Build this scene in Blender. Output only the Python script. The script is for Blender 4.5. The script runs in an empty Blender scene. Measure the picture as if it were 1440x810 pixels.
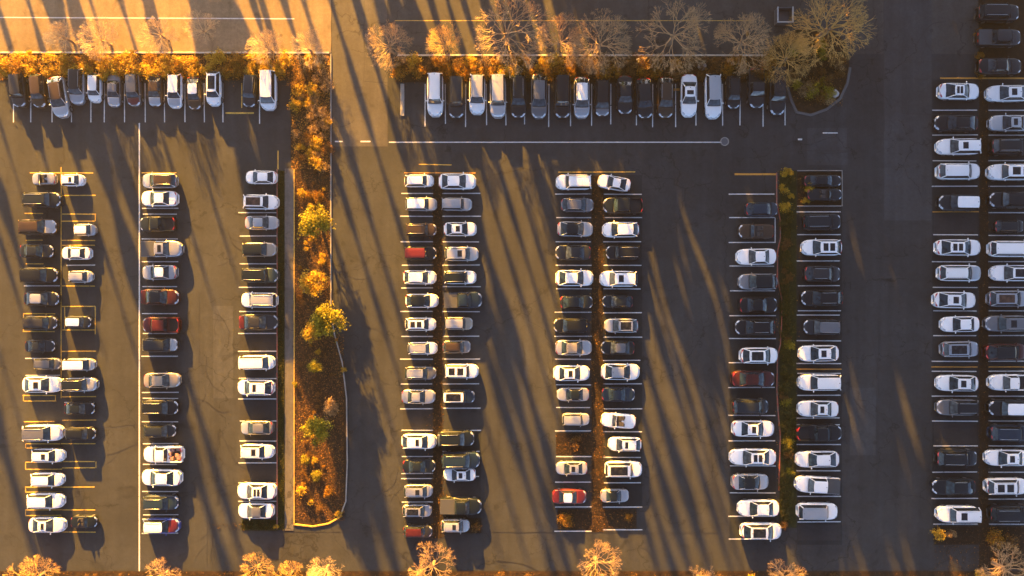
import bpy, math, random
from mathutils import Vector, Matrix
C = bpy.context.scene.collection
R = math.radians
S = 11.0                       # photo pixels per metre on the ground
H = 87.0                       # drone height
rnd = random.Random(7)

def P(px, py, z=0.0):
    """ground point (metres) of a photo pixel, corrected for a feature at height z"""
    k = (1 - z / H) / S
    return ((px - 720) * k, (405 - py) * k)

# ------------------------------------------------------------------ helpers
class MB:
    def __init__(s): s.v = []; s.f = []; s.m = []
    def face(s, pts, m=0):
        i = len(s.v); s.v += [tuple(p) for p in pts]; s.f.append(tuple(range(i, i + len(pts)))); s.m.append(m)
    def grid(s, rows, m=0, close=False):
        i = len(s.v); n = len(rows[0])
        for r in rows: s.v += [tuple(p) for p in r]
        for a in range(len(rows) - 1):
            for b in range(n if close else n - 1):
                c = (b + 1) % n
                s.f.append((i + a*n + b, i + a*n + c, i + (a+1)*n + c, i + (a+1)*n + b)); s.m.append(m)
        return i
    def ngon(s, idx, m=0): s.f.append(tuple(idx)); s.m.append(m)
    def box(s, c, d, m=0, top=1.0):
        x, y, z = c; a, b, h = d[0]/2, d[1]/2, d[2]/2
        i = len(s.v)
        for sz, t in ((-1, 1), (1, top)):
            for sx, sy in ((-1,-1),(1,-1),(1,1),(-1,1)): s.v.append((x + sx*a*t, y + sy*b*t, z + sz*h))
        for q in ((3,2,1,0),(4,5,6,7),(0,1,5,4),(1,2,6,5),(2,3,7,6),(3,0,4,7)):
            s.f.append(tuple(i + k for k in q)); s.m.append(m)
    def tube(s, pts, rad, n=4, m=0, cap=True):
        pts = [Vector(p) for p in pts]; rows = []
        for k, p in enumerate(pts):
            t = (pts[min(k+1, len(pts)-1)] - pts[max(k-1, 0)])
            if t.length < 1e-9: t = Vector((0,0,1))
            t.normalize()
            u = t.cross(Vector((0,0,1)) if abs(t.z) < .9 else Vector((1,0,0))).normalized(); w = t.cross(u)
            r = rad[k] if isinstance(rad, (list, tuple)) else rad
            rows.append([p + (u*math.cos(2*math.pi*j/n) + w*math.sin(2*math.pi*j/n)) * r for j in range(n)])
        i = s.grid(rows, m, close=True)
        if cap:
            s.ngon([i + j for j in range(n)], m); s.ngon([i + (len(pts)-1)*n + j for j in reversed(range(n))], m)
    def mesh(s, name, mats, smooth=False):
        me = bpy.data.meshes.new(name); me.from_pydata(s.v, [], s.f)
        for x in mats: me.materials.append(x)
        if len(mats) > 1: me.polygons.foreach_set('material_index', s.m)
        if smooth: me.polygons.foreach_set('use_smooth', [True]*len(s.f))
        me.update(); return me

def link(name, me, parent=None, loc=None, rz=0, sc=None):
    o = bpy.data.objects.new(name, me); C.objects.link(o)
    if parent is not None: o.parent = parent
    if loc is not None: o.location = loc
    if rz: o.rotation_euler[2] = rz
    if sc is not None: o.scale = sc if hasattr(sc, '__len__') else (sc, sc, sc)
    return o
def tag(o, label, cat, group=None, kind=None):
    o['label'] = label; o['category'] = cat
    if group: o['group'] = group
    if kind: o['kind'] = kind
    return o
def struct(name, me, loc=None): o = link(name, me, None, loc); o['kind'] = 'structure'; return o
def stuff(name, me, label, cat): return tag(link(name, me), label, cat, kind='stuff')

# ------------------------------------------------------------------ materials
def mat(name):
    m = bpy.data.materials.new(name); m.use_nodes = True
    return m, m.node_tree.nodes, m.node_tree.links, m.node_tree.nodes['Principled BSDF']
def simple(name, col, rough=.6, metal=0., coat=0., var=.12, scale=3., spec=.5):
    m, N, L, b = mat(name)
    tc = N.new('ShaderNodeTexCoord'); n = N.new('ShaderNodeTexNoise'); n.inputs['Scale'].default_value = scale
    n.inputs['Detail'].default_value = 4
    mx = N.new('ShaderNodeMix'); mx.data_type = 'RGBA'
    mx.inputs[6].default_value = [c*(1-var) for c in col] + [1]; mx.inputs[7].default_value = [min(1, c*(1+var)) for c in col] + [1]
    L.new(tc.outputs['Object'], n.inputs['Vector']); L.new(n.outputs['Fac'], mx.inputs[0]); L.new(mx.outputs[2], b.inputs['Base Color'])
    b.inputs['Roughness'].default_value = rough; b.inputs['Metallic'].default_value = metal
    b.inputs['Coat Weight'].default_value = coat; b.inputs['Coat Roughness'].default_value = .08
    b.inputs['Specular IOR Level'].default_value = spec
    return m
def ramp(N, stops, interp='LINEAR'):
    r = N.new('ShaderNodeValToRGB'); e = r.color_ramp.elements; r.color_ramp.interpolation = interp
    while len(e) < len(stops): e.new(.5)
    for k, (p, c) in enumerate(stops): e[k].position = p; e[k].color = (c[0], c[1], c[2], 1)
    return r
def leafy(name, stops, rough=.7, transl=.35):
    """each leaf (mesh island) takes its own colour"""
    m, N, L, b = mat(name)
    g = N.new('ShaderNodeNewGeometry'); r = ramp(N, stops); L.new(g.outputs['Random Per Island'], r.inputs['Fac'])
    L.new(r.outputs['Color'], b.inputs['Base Color']); b.inputs['Roughness'].default_value = rough
    b.inputs['Specular IOR Level'].default_value = .2
    if transl:
        t = N.new('ShaderNodeBsdfTranslucent'); mx = N.new('ShaderNodeMixShader'); mx.inputs[0].default_value = transl
        L.new(r.outputs['Color'], t.inputs['Color']); L.new(b.outputs[0], mx.inputs[1]); L.new(t.outputs[0], mx.inputs[2])
        L.new(mx.outputs[0], N['Material Output'].inputs['Surface'])
    return m
def mathn(N, L, op, a, b=None, c=None):
    n = N.new('ShaderNodeMath'); n.operation = op
    for k, v in enumerate((a, b, c)):
        if v is None: continue
        if isinstance(v, (int, float)): n.inputs[k].default_value = v
        else: L.new(v, n.inputs[k])
    return n.outputs[0]
def asphalt(name, base, warm=1.0, cracks=True):
    m, N, L, b = mat(name)
    tc = N.new('ShaderNodeTexCoord'); co = tc.outputs['Object']
    def noise(scale, detail=4, vec=co, rough=.55, dist=0):
        n = N.new('ShaderNodeTexNoise'); n.inputs['Scale'].default_value = scale; n.inputs['Detail'].default_value = detail
        n.inputs['Roughness'].default_value = rough; n.inputs['Distortion'].default_value = dist; L.new(vec, n.inputs['Vector']); return n.outputs['Fac']
    def stretch(sx, sy):
        mp = N.new('ShaderNodeMapping'); mp.inputs['Scale'].default_value = (sx, sy, 1); L.new(co, mp.inputs['Vector']); return mp.outputs[0]
    big = noise(.06, 5, rough=.6); mid = noise(.55, 6, rough=.65, dist=.6); grain = noise(9, 3, rough=.8)
    track = noise(1.0, 5, stretch(.75, .03)); track2 = noise(1.0, 4, stretch(.03, .6))
    v = mathn(N, L, 'MULTIPLY_ADD', big, 1.2, .40)
    v = mathn(N, L, 'MULTIPLY', v, mathn(N, L, 'MULTIPLY_ADD', mid, .8, .6))
    v = mathn(N, L, 'MULTIPLY', v, mathn(N, L, 'MULTIPLY_ADD', grain, .7, .65))
    v = mathn(N, L, 'MULTIPLY', v, mathn(N, L, 'MULTIPLY_ADD', track, .9, .55))
    v = mathn(N, L, 'MULTIPLY', v, mathn(N, L, 'MULTIPLY_ADD', track2, .25, .87))
    # oil drips and damp stains
    st = noise(.33, 3, dist=1.2); st = mathn(N, L, 'MULTIPLY', mathn(N, L, 'SUBTRACT', st, .62), 9); 
    st = mathn(N, L, 'MINIMUM', mathn(N, L, 'MAXIMUM', st, 0), 1)
    v = mathn(N, L, 'MULTIPLY', v, mathn(N, L, 'MULTIPLY_ADD', st, -.42, 1))
    # drips of oil and small patches of polish
    vo = N.new('ShaderNodeTexVoronoi'); vo.inputs['Scale'].default_value = .42; L.new(co, vo.inputs['Vector'])
    wob = mathn(N, L, 'MULTIPLY_ADD', mid, .35, vo.outputs['Distance'])
    dr = mathn(N, L, 'LESS_THAN', wob, .30); dr = mathn(N, L, 'MULTIPLY', dr, mathn(N, L, 'GREATER_THAN', noise(.21, 2), .52))
    v = mathn(N, L, 'MULTIPLY', v, mathn(N, L, 'MULTIPLY_ADD', dr, -.32, 1))
    fine = noise(2.6, 5, rough=.7); v = mathn(N, L, 'MULTIPLY', v, mathn(N, L, 'MULTIPLY_ADD', fine, .9, .55))
    if cracks:
        vd = N.new('ShaderNodeVectorMath'); vd.operation = 'ADD'
        nz = N.new('ShaderNodeTexNoise'); nz.inputs['Scale'].default_value = .6; nz.inputs['Detail'].default_value = 6; L.new(co, nz.inputs['Vector'])
        ms = N.new('ShaderNodeVectorMath'); ms.operation = 'SCALE'; ms.inputs['Scale'].default_value = 2.6
        L.new(nz.outputs['Color'], ms.inputs[0]); L.new(co, vd.inputs[0]); L.new(ms.outputs[0], vd.inputs[1])
        for sc, wid, off in ((.11, .006, .47), (.3, .009, .60)):
            vo = N.new('ShaderNodeTexVoronoi'); vo.feature = 'DISTANCE_TO_EDGE'; vo.inputs['Scale'].default_value = sc; L.new(vd.outputs[0], vo.inputs['Vector'])
            k = mathn(N, L, 'LESS_THAN', vo.outputs['Distance'], wid)
            mk = mathn(N, L, 'GREATER_THAN', noise(.09 + sc*.1, 3), off)
            k = mathn(N, L, 'MULTIPLY', k, mk)
            v = mathn(N, L, 'MULTIPLY', v, mathn(N, L, 'MULTIPLY_ADD', k, -.5, 1))
    col = N.new('ShaderNodeVectorMath'); col.operation = 'SCALE'
    col.inputs[0].default_value = base; L.new(v, col.inputs['Scale'])
    L.new(col.outputs[0], b.inputs['Base Color']); b.inputs['Roughness'].default_value = .88; b.inputs['Specular IOR Level'].default_value = .3
    bp = N.new('ShaderNodeBump'); bp.inputs['Strength'].default_value = .25; bp.inputs['Distance'].default_value = .02
    L.new(grain, bp.inputs['Height']); L.new(bp.outputs[0], b.inputs['Normal'])
    return m
def soil(name, c1, c2, c3, scale=1.2):
    m, N, L, b = mat(name); tc = N.new('ShaderNodeTexCoord')
    n = N.new('ShaderNodeTexNoise'); n.inputs['Scale'].default_value = scale; n.inputs['Detail'].default_value = 8; n.inputs['Roughness'].default_value = .75
    L.new(tc.outputs['Object'], n.inputs['Vector']); r = ramp(N, [(.3, c1), (.5, c2), (.72, c3)]); L.new(n.outputs['Fac'], r.inputs[0])
    L.new(r.outputs[0], b.inputs['Base Color']); b.inputs['Roughness'].default_value = .95; b.inputs['Specular IOR Level'].default_value = .1
    return m
def worn(name, col, under, amt=.5, scale=2.2):
    """old paint with the surface below showing through in flakes"""
    m, N, L, b = mat(name); tc = N.new('ShaderNodeTexCoord')
    n = N.new('ShaderNodeTexNoise'); n.inputs['Scale'].default_value = scale; n.inputs['Detail'].default_value = 8; n.inputs['Roughness'].default_value = .75
    L.new(tc.outputs['Object'], n.inputs['Vector']); r = ramp(N, [(amt - .07, under), (amt + .1, col)]); L.new(n.outputs['Fac'], r.inputs[0])
    L.new(r.outputs[0], b.inputs['Base Color']); b.inputs['Roughness'].default_value = .7
    return m

M_asph = asphalt('asphalt', (.0305, .0328, .0338))
M_road = asphalt('road_asphalt', (.052, .050, .046))
M_roadglow = asphalt('sunglow_road_asphalt', (.205, .150, .088), cracks=False)  # golden sun glow put into the colour: paler and yellower than the other road
M_patch = asphalt('patched_asphalt', (.043, .046, .048))
M_drive = asphalt('drive_asphalt', (.070, .065, .057))
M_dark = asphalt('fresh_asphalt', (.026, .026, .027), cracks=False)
M_bayshade = asphalt('shade_dark_asphalt', (.0155, .0185, .020), cracks=False)  # shade of the bays put into the colour, near black
M_tar = simple('tar', (.009, .009, .009), .6)
M_conc = asphalt('concrete', (.105, .097, .088))
M_kerb = simple('kerb_concrete', (.26, .24, .21), .85, var=.3, scale=1.5)
M_kerbpale = simple('pale_kerb', (.5, .47, .4), .85, var=.25, scale=1.2)
M_white = worn('white_line_paint', (.62, .61, .58), (.10, .10, .095), .36)
M_yellow = worn('yellow_line_paint', (.62, .37, .05), (.10, .08, .05), .40)
M_orange = worn('orange_line_paint', (.55, .25, .03), (.12, .08, .05), .36)
M_red = worn('red_kerb_paint', (.34, .07, .04), (.2, .15, .12), .46)
M_soil = soil('soil', (.016, .011, .008), (.035, .022, .013), (.075, .045, .022))
M_mulch = soil('mulch', (.012, .010, .008), (.026, .018, .012), (.055, .034, .018), 2.5)
M_grassy = soil('mown_turf', (.014, .016, .006), (.03, .034, .011), (.06, .055, .02), 2)
M_bark = simple('bark', (.20, .14, .085), .9, var=.3, scale=4)
M_twig = simple('pale_twigs', (.38, .245, .115), .85, var=.25, scale=.8)
M_twiggold = simple('golden_twigs', (.50, .30, .08), .85, var=.25, scale=.8)
M_twigpale = simple('bleached_twigs', (.52, .37, .18), .85, var=.2, scale=.8)
M_stem = simple('brown_stems', (.13, .08, .045), .9)
M_lf_gold = leafy('golden_leaves', [(0, (.34, .15, .015)), (.35, (.52, .31, .025)), (.7, (.66, .45, .04)), (1, (.32, .24, .03))])
M_lf_orange = leafy('orange_leaves', [(0, (.16, .06, .01)), (.4, (.33, .14, .014)), (.75, (.46, .25, .02)), (1, (.12, .08, .02))])
M_lf_brown = leafy('brown_leaves', [(0, (.07, .035, .014)), (.5, (.17, .085, .025)), (.8, (.28, .14, .03)), (1, (.09, .06, .025))])
M_lf_lime = leafy('yellow_green_leaves', [(0, (.14, .14, .012)), (.4, (.30, .26, .018)), (.75, (.46, .36, .025)), (1, (.22, .14, .015))])
M_lf_green = leafy('dark_green_leaves', [(0, (.018, .026, .007)), (.5, (.045, .055, .012)), (.85, (.12, .105, .02)), (1, (.22, .12, .02))])
M_lf_dry = leafy('dry_tan_leaves', [(0, (.20, .12, .055)), (.5, (.36, .23, .10)), (1, (.5, .33, .15))])
M_lf_ever = leafy('evergreen_needles', [(0, (.012, .022, .008)), (1, (.04, .055, .02))], transl=0)
M_litter = leafy('fallen_leaves', [(0, (.10, .045, .014)), (.5, (.22, .10, .02)), (.85, (.38, .18, .025)), (1, (.5, .28, .04))], transl=0)
M_litterdark = leafy('dull_fallen_leaves', [(0, (.022, .013, .007)), (.6, (.05, .028, .012)), (.9, (.11, .055, .015)), (1, (.28, .13, .02))], transl=0)
M_russet = leafy('russet_fallen_leaves', [(0, (.05, .024, .010)), (.6, (.11, .05, .016)), (.9, (.20, .095, .022)), (1, (.34, .17, .025))], transl=0)
M_rock = simple('pale_rock', (.42, .37, .33), .9, var=.3, scale=5)
M_steel = simple('grey_steel', (.10, .105, .11), .5, .3)
M_rimsteel = simple('pale_steel_rim', (.45, .45, .43), .5, .2)

# car materials
def paint(name, col, metal=0., rough=.35): return simple('paint_' + name, col, rough, metal, .12 if max(col) < .1 else .4, var=.07, scale=1.7, spec=.3 if max(col) < .1 else .5)
PAL = {'white': [(.84,.84,.83), (.78,.78,.77), (.86,.85,.83)], 'silver': [(.42,.43,.44), (.36,.37,.39), (.48,.48,.48)],
       'grey': [(.17,.175,.185), (.14,.145,.15), (.21,.21,.215)], 'charcoal': [(.030,.036,.042), (.042,.044,.047), (.026,.034,.042)],
       'black': [(.006,.010,.014), (.009,.014,.019), (.006,.008,.011)], 'navy': [(.010,.022,.040), (.014,.028,.045)],
       'brown': [(.075,.05,.034), (.06,.043,.032)], 'beige': [(.40,.34,.26), (.34,.29,.22)], 'maroon': [(.06,.010,.010), (.045,.010,.010)],
       'red': [(.11,.010,.008)], 'blue': [(.03,.07,.30)], 'green': [(.035,.05,.045)]}
PAINT = {k: [paint('%s_%s' % (k, 'abc'[i]), c, .55 if k in ('silver','grey','charcoal','beige','brown') else 0.) for i, c in enumerate(v)] for k, v in PAL.items()}
def glass(name, col):
    m, N, L, b = mat(name); b.inputs['Base Color'].default_value = (*col, 1); b.inputs['Roughness'].default_value = .05
    b.inputs['Specular IOR Level'].default_value = .5; b.inputs['Coat Weight'].default_value = 0
    tc = N.new('ShaderNodeTexCoord'); n = N.new('ShaderNodeTexNoise'); n.inputs['Scale'].default_value = 2.4; L.new(tc.outputs['Object'], n.inputs['Vector'])
    r = ramp(N, [(.35, [c*.5 for c in col]), (.65, [c*1.7 for c in col])]); L.new(n.outputs['Fac'], r.inputs[0]); L.new(r.outputs[0], b.inputs['Base Color'])
    return m
M_ws = [glass('windscreen_glass', (.022,.040,.052)), glass('windscreen_glass_grey', (.040,.052,.058)), glass('windscreen_glass_dark', (.012,.022,.030))]
M_sg = glass('tinted_side_glass', (.012,.014,.016))
M_roofglass = glass('roof_glass', (.010,.011,.013))
M_brownglass = glass('bronze_roof_glass', (.055,.03,.018))
M_trim = simple('black_plastic_trim', (.014,.014,.015), .55)
M_tyre = simple('tyre_rubber', (.014,.014,.014), .85)
M_rim = simple('alloy_rim', (.36,.37,.38), .3, .8)
M_head = simple('headlight_lens', (.55,.57,.6), .12, .3, .6)
M_tail = simple('taillight_lens', (.42,.02,.012), .18, 0, .6)
M_seat = simple('dark_leather', (.05,.045,.042), .6)
M_load = simple('pinkish_load', (.30,.16,.13), .8, var=.5, scale=6)
M_cover = simple('grey_cover', (.05,.052,.054), .6)

# ------------------------------------------------------------------ cars
# profile: length, width, height, hood nose z, cowl z, deck z, cowl x, roof front x, roof rear x, rear glass base x   (x as a fraction of the length)
T = {'sedan':    dict(L=4.75, W=1.90, H=1.46, zn=.70, zc=.98, zd=1.02, xc=.215, xf=.055, xr=-.195, xb=-.335),
     'coupe':    dict(L=4.55, W=1.90, H=1.36, zn=.66, zc=.93, zd=.98, xc=.19, xf=.03, xr=-.16, xb=-.36),
     'suv':      dict(L=4.75, W=1.94, H=1.70, zn=.86, zc=1.10, zd=1.12, xc=.23, xf=.105, xr=-.405, xb=-.475),
     'hatch':    dict(L=4.10, W=1.80, H=1.52, zn=.74, zc=1.00, zd=1.04, xc=.255, xf=.115, xr=-.365, xb=-.465),
     'wagon':    dict(L=4.80, W=1.88, H=1.52, zn=.72, zc=1.00, zd=1.02, xc=.215, xf=.07, xr=-.40, xb=-.478),
     'van':      dict(L=5.00, W=2.00, H=1.86, zn=.88, zc=1.12, zd=1.10, xc=.335, xf=.205, xr=-.455, xb=-.488),
     'pickup':   dict(L=5.50, W=2.02, H=1.84, zn=.98, zc=1.16, zd=1.16, xc=.20, xf=.105, xr=-.085, xb=-.125),
     'roadster': dict(L=4.20, W=1.82, H=1.24, zn=.64, zc=.88, zd=.92, xc=.16, xf=.075, xr=-.12, xb=-.2)}
BASE = {}
for nk, bk, ch in (('sedanfast', 'sedan', dict(H=1.43, xf=.045, xr=-.235, xb=-.405, zd=1.0)), ('sedanlong', 'sedan', dict(L=5.0, H=1.48, xc=.195, xf=.045, xr=-.165, xb=-.30, zn=.76)),
                   ('suvbox', 'suv', dict(L=4.8, H=1.80, xc=.215, xf=.135, xr=-.44, xb=-.482, zn=.98, zc=1.14)), ('suvslope', 'suv', dict(L=4.6, H=1.63, xc=.245, xf=.085, xr=-.30, xb=-.445, zn=.80)),
                   ('hatchshort', 'hatch', dict(L=3.9, xc=.29, xf=.15, xr=-.40, xb=-.475)), ('pickuplong', 'pickup', dict(L=5.6, xc=.23, xf=.14, xr=-.14, xb=-.175, H=1.88))):
    T[nk] = {**T[bk], **ch}; BASE[nk] = bk
KINDTXT = {'sedan':'sedan','coupe':'coupe','suv':'SUV','hatch':'hatchback','wagon':'wagon','van':'van','pickup':'pickup','roadster':'open-top convertible'}
def lerp(a, b, t): return a + (b - a) * t
def make_proto(k):
    k0 = BASE.get(k, k); t = T[k]; L, W, Hh = t['L'], t['W'], t['H']; hw = W/2
    xc, xf, xr, xb = (t[q]*L for q in ('xc','xf','xr','xb'))
    prof = [(-.5*L, t['zd']*.80), (-.485*L, t['zd']*.93), (-.45*L, t['zd']*.985), (xb if xb > -.44*L else -.44*L, t['zd']), (xc, t['zc']),
            (lerp(xc, .5*L, .45), lerp(t['zc'], t['zn'], .28)), (.43*L, lerp(t['zc'], t['zn'], .75)), (.475*L, t['zn']*.97), (.5*L, t['zn']*.78)]
    def zt(x):
        for (x0, z0), (x1, z1) in zip(prof, prof[1:]):
            if x <= x1: return lerp(z0, z1, max(0, min(1, (x - x0)/(x1 - x0 + 1e-9))))
        return prof[-1][1]
    def wp(x):
        u = min(1, abs(x)/(L/2))
        if x > 0: return hw * max(.50, (1 - u**6)**(1/3.0))
        return hw * max(.60, (1 - u**8)**(1/3.2))
    def top(x, y):                                   # body surface height
        q = min(1, abs(y)/wp(x)); return zt(x) + .045*(1 - q*q) - .05*q**6
    out = []
    zb = .20
    b = MB()
    us = [-1, -.985, -.96, -.92, -.86, -.76, -.62, -.45, -.25, 0, .22, .40, .56, .70, .80, .88, .94, .975, 1]
    us = sorted(us + [2*xc/L, 2*(xb/L)])
    rows = []
    pick = k0 == 'pickup'
    for u in us:
        x = u*L/2; w = wp(x); z = zt(x)
        if pick and x < xb - .02: z = .62
        half = [(.0, zb), (.82*w, zb), (.95*w, zb + .10), (1.0*w, zb + .42*(z-zb)), (.99*w, zb + .72*(z-zb)), (.955*w, z - .055), (.88*w, z - .012), (.6*w, z + .022), (0, z + .045)]
        ring = [(x, y, zz) for y, zz in half] + [(x, -y, zz) for y, zz in reversed(half[1:-1])]
        rows.append(ring)
    i = b.grid(rows, 0, close=True); n = len(rows[0])
    b.ngon([i + j for j in range(n)]); b.ngon([i + (len(rows)-1)*n + j for j in reversed(range(n))])
    # pillars in body colour, arches and sills in black plastic
    yb, yt = .875*hw, .615*hw
    if k0 in ('suv','van','pickup'): yt = .665*hw
    zr = Hh - .05
    if k0 == 'roadster': yt = .74*hw
    for s in (-1, 1):
        b.tube([(xc - .02, s*yb, t['zc'] - .02), (xf, s*yt, zr)], .045, 5)
        if k0 != 'roadster':
            b.tube([(xb + .02, s*yb, t['zd'] - .02), (xr, s*yt, zr)], .07 if k0 in ('suv','wagon','van','hatch') else .055, 5)
            xm = lerp(xf, xr, .42) if k0 != 'pickup' else lerp(xf, xr, .5)
            b.tube([(xm, s*(yb + .005), t['zc'] - .02), (xm - .02, s*(yt + .012), zr)], .03, 4, 1)
        for xa in (.315*L, -.305*L):
            rows = [[(xa + r*math.cos(a), s*(hw*yy), .34 + r*math.sin(a)) for a in [math.pi*j/10 for j in range(11)]] for r, yy in ((.32, .99), (.32, 1.008), (.40, 1.008), (.40, .98))]
            b.grid(rows, 1)
        b.box((0, s*.955*hw, .24), (L*.42, .09, .12), 1)
    b.box((.492*L, 0, .48), (.05, .9*hw, .20), 1); b.box((-.494*L, 0, .40), (.05, 1.1*hw, .14), 1)
    b.tube([(xc + .02, -yb*.9, t['zc'] + .02), (xc + .07, 0, t['zc'] + .045), (xc + .02, yb*.9, t['zc'] + .02)], .035, 4, 1)
    out.append(('body', b.mesh(k + '_body', [None, M_trim], True), 'paint', None, 0))
    # hood: its own panel, a finger's width of shadow gap round it
    h = MB(); rows = []
    for a in range(8):
        x = lerp(xc + .09, .462*L, a/7); ww = min(.80*hw, wp(x)*.86)
        rows.append([(x + .05*(1 - (y/ww)**2)*(1 if a == 7 else 0), y, top(x, y) + .014) for y in [ww*q for q in (-1, -.75, -.4, 0, .4, .75, 1)]])
    h.grid([[(p[0], p[1], p[2]-.03) for p in rows[0]]] + rows + [[(p[0], p[1], p[2]-.03) for p in rows[-1]]])
    for s in (0, -1):
        h.grid([[r[s] for r in rows], [(r[s][0], r[s][1], r[s][2]-.03) for r in rows]])
    for s in (-1, 1): h.tube([(xc + .2, s*.42*hw, top(xc+.2, .42*hw) + .012), (.44*L, s*.34*hw, top(.44*L, .34*hw) + .012)], .018, 4)
    out.append(('hood', h.mesh(k + '_hood', [None], True), 'hood', None, 0))
    if k0 in ('sedan', 'coupe', 'roadster'):          # boot lid
        h = MB(); rows = []
        for a in range(5):
            x = lerp(xb - .07, -.485*L, a/4); ww = min(.76*hw, wp(x)*.86)
            rows.append([(x, y, top(x, y) + .012) for y in [ww*q for q in (-1, -.6, 0, .6, 1)]])
        h.grid(rows); h.grid([rows[0], [(p[0], p[1], p[2]-.03) for p in rows[0]]]); h.grid([rows[-1], [(p[0]-.02, p[1], p[2]-.12) for p in rows[-1]]])
        out.append(('boot_lid', h.mesh(k + '_boot', [None], True), 'paint', None, 0))
    # glass
    def pane(x0, y0, z0, x1, y1, z1, bow0, bow1, n=7):
        m = MB(); rows = []
        for a in range(4):
            q = a/3
            rows.append([(lerp(x0, x1, q) + lerp(bow0, bow1, q)*(1 - e*e), lerp(y0, y1, q)*e, lerp(z0, z1, q) + .03*math.sin(math.pi*q)*(1-.3*e*e)) for e in [2*j/(n-1) - 1 for j in range(n)]])
        m.grid(rows); return m
    out.append(('windscreen', pane(xc, yb, t['zc'], xf, yt, zr, .10, .06).mesh(k + '_ws', [None], True), 'ws', None, 0))
    if k0 != 'roadster':
        out.append(('rear_window', pane(xb, yb*.98, t['zd'] + .01, xr, yt, zr, -.07, -.05).mesh(k + '_rw', [None], True), 'ws2', None, 0))
        for s in (-1, 1):
            m = MB(); rows = []
            for a in range(5):
                q = a/4; x0, x1 = lerp(xc, xf, q), lerp(xb, xr, q)
                rows.append([(lerp(x0, x1, e), s*(lerp(yb, yt, q) + .035*math.sin(math.pi*q)), lerp(lerp(t['zc'], t['zd'], e), zr, q)) for e in (0, .2, .4, .6, .8, 1)])
            m.grid(rows); out.append(('side_window', m.mesh(k + '_sw', [M_sg], True), None, None, 0))
        # roof
        m = MB(); rows = []
        nx, ny = 9, 9
        for a in range(nx):
            q = a/(nx-1); x = lerp(xf + .05, xr - .04, q); ed = min(q, 1-q)
            yy = (yt + .03) * (1 if ed > .05 else .97)
            rows.append([(x + (.06 if a == 0 else (-.05 if a == nx-1 else 0))*(1 - e*e), yy*e, Hh - .05 + .05*(1-abs(e)**4)*(1 if ed > 0 else .4) + .012*math.sin(math.pi*q)) for e in [2*j/(ny-1) - 1 for j in range(ny)]])
        m.grid(rows)
        rim = [r[0] for r in rows] + rows[-1][1:] + [r[-1] for r in reversed(rows[:-1])] + rows[0][-2:0:-1]
        m.grid([rim, [(p[0]*.995, p[1]*.985, p[2] - .05) for p in rim]], close=True)
        out.append(('roof', m.mesh(k + '_roof', [None], True), 'roof', None, 0))
        def rooftop(x, y): e = y/(yt + .03); q = (x - xf - .05)/(xr - .09 - xf); return Hh + .05*(-abs(e)**4) + .012*math.sin(math.pi*max(0, min(1, q)))
        def panel(q0, q1, f):
            m = MB(); rows = [[(x, y, rooftop(x, y) + .012) for y in [yt*f*e for e in (-1, -.5, 0, .5, 1)]] for x in [lerp(xf, xr, lerp(q0, q1, a/4)) for a in range(5)]]
            m.grid(rows); rim = [r[0] for r in rows] + rows[-1][1:] + [r[-1] for r in reversed(rows[:-1])] + rows[0][-2:0:-1]
            m.grid([rim, [(p[0], p[1], p[2]-.015) for p in rim]], close=True); return m
        span = abs(xr - xf)
        short = span < 1.5
        out.append(('sunroof', panel(.16, .62 if short else .42, .66).mesh(k + '_sr', [None], True), 'sr', 'roof', 'sr'))
        out.append(('sunroof', panel(.10, .90, .80).mesh(k + '_pano', [None], True), 'sr', 'roof', 'pano'))
        out.append(('sunroof', panel(.12, .44, .70).mesh(k + '_twoa', [None], True), 'sr', 'roof', 'two'))
        out.append(('sunroof', panel(.56, .88, .70).mesh(k + '_twob', [None], True), 'sr', 'roof', 'two'))
        if k0 in ('suv', 'wagon', 'van'):
            for s in (-1, 1):
                m = MB(); y = s*yt*.93; xs = [lerp(xf, xr, q) for q in (.08, .12, .5, .9, .94)]
                m.tube([(x, y, rooftop(x, y) + (.0 if j in (0, 4) else .05)) for j, x in enumerate(xs)], .022, 5)
                out.append(('roof_rail', m.mesh(k + '_rail', [M_rim], True), None, 'roof', 'rail'))
        m = MB(); m.tube([(xr + .1, 0, Hh - .01), (xr + .03, 0, Hh + .07)], [.045, .02], 5)
        out.append(('antenna', m.mesh(k + '_ant', [M_trim], True), None, 'roof', 'sfin'))
    else:
        m = MB(); m.box((lerp(xc, xb, .52), 0, t['zc'] - .02), (abs(xc - xb)*.86, yb*1.62, .18), 0)
        out.append(('cockpit', m.mesh(k + '_cockpit', [M_trim]), None, None, 0))
        for s in (-1, 1):
            m = MB(); x = lerp(xc, xb, .62); m.box((x, s*.40*hw, t['zc'] + .08), (.5, .52, .10), 0, .9); m.box((x - .27, s*.40*hw, t['zc'] + .22), (.16, .50, .42), 0, .8); m.box((x - .30, s*.40*hw, t['zc'] + .47), (.10, .26, .14), 0, .85)
            out.append(('seat', m.mesh(k + '_seat', [None]), 'seat', None, 0))
        m = MB(); m.tube([(xf, -yt, zr), (xf + .06, 0, zr + .03), (xf, yt, zr)], .03, 5); out.append(('windscreen_frame', m.mesh(k + '_wf', [None], True), 'paint', None, 0))
    if pick:
        m = MB(); x0, x1 = xb - .06, -.492*L; w = hw*.955; xm = (x0 + x1)/2; ln = abs(x1 - x0)
        for s in (-1, 1):
            m.box((xm, s*(w - .06), .88), (ln, .12, .56))
        m.box((x0 - .03, 0, .88), (.06, 2*w - .24, .52)); m.box((x1 + .04, 0, .86), (.08, 2*w - .24, .50))
        out.append(('bed', m.mesh(k + '_bed', [None]), 'paint', None, 0))
        m = MB(); m.box((xm, 0, .70), (ln - .14, 2*w - .24, .04))
        for j in range(7): m.box((xm, (j - 3)*.2, .73), (ln - .2, .08, .03))
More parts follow.
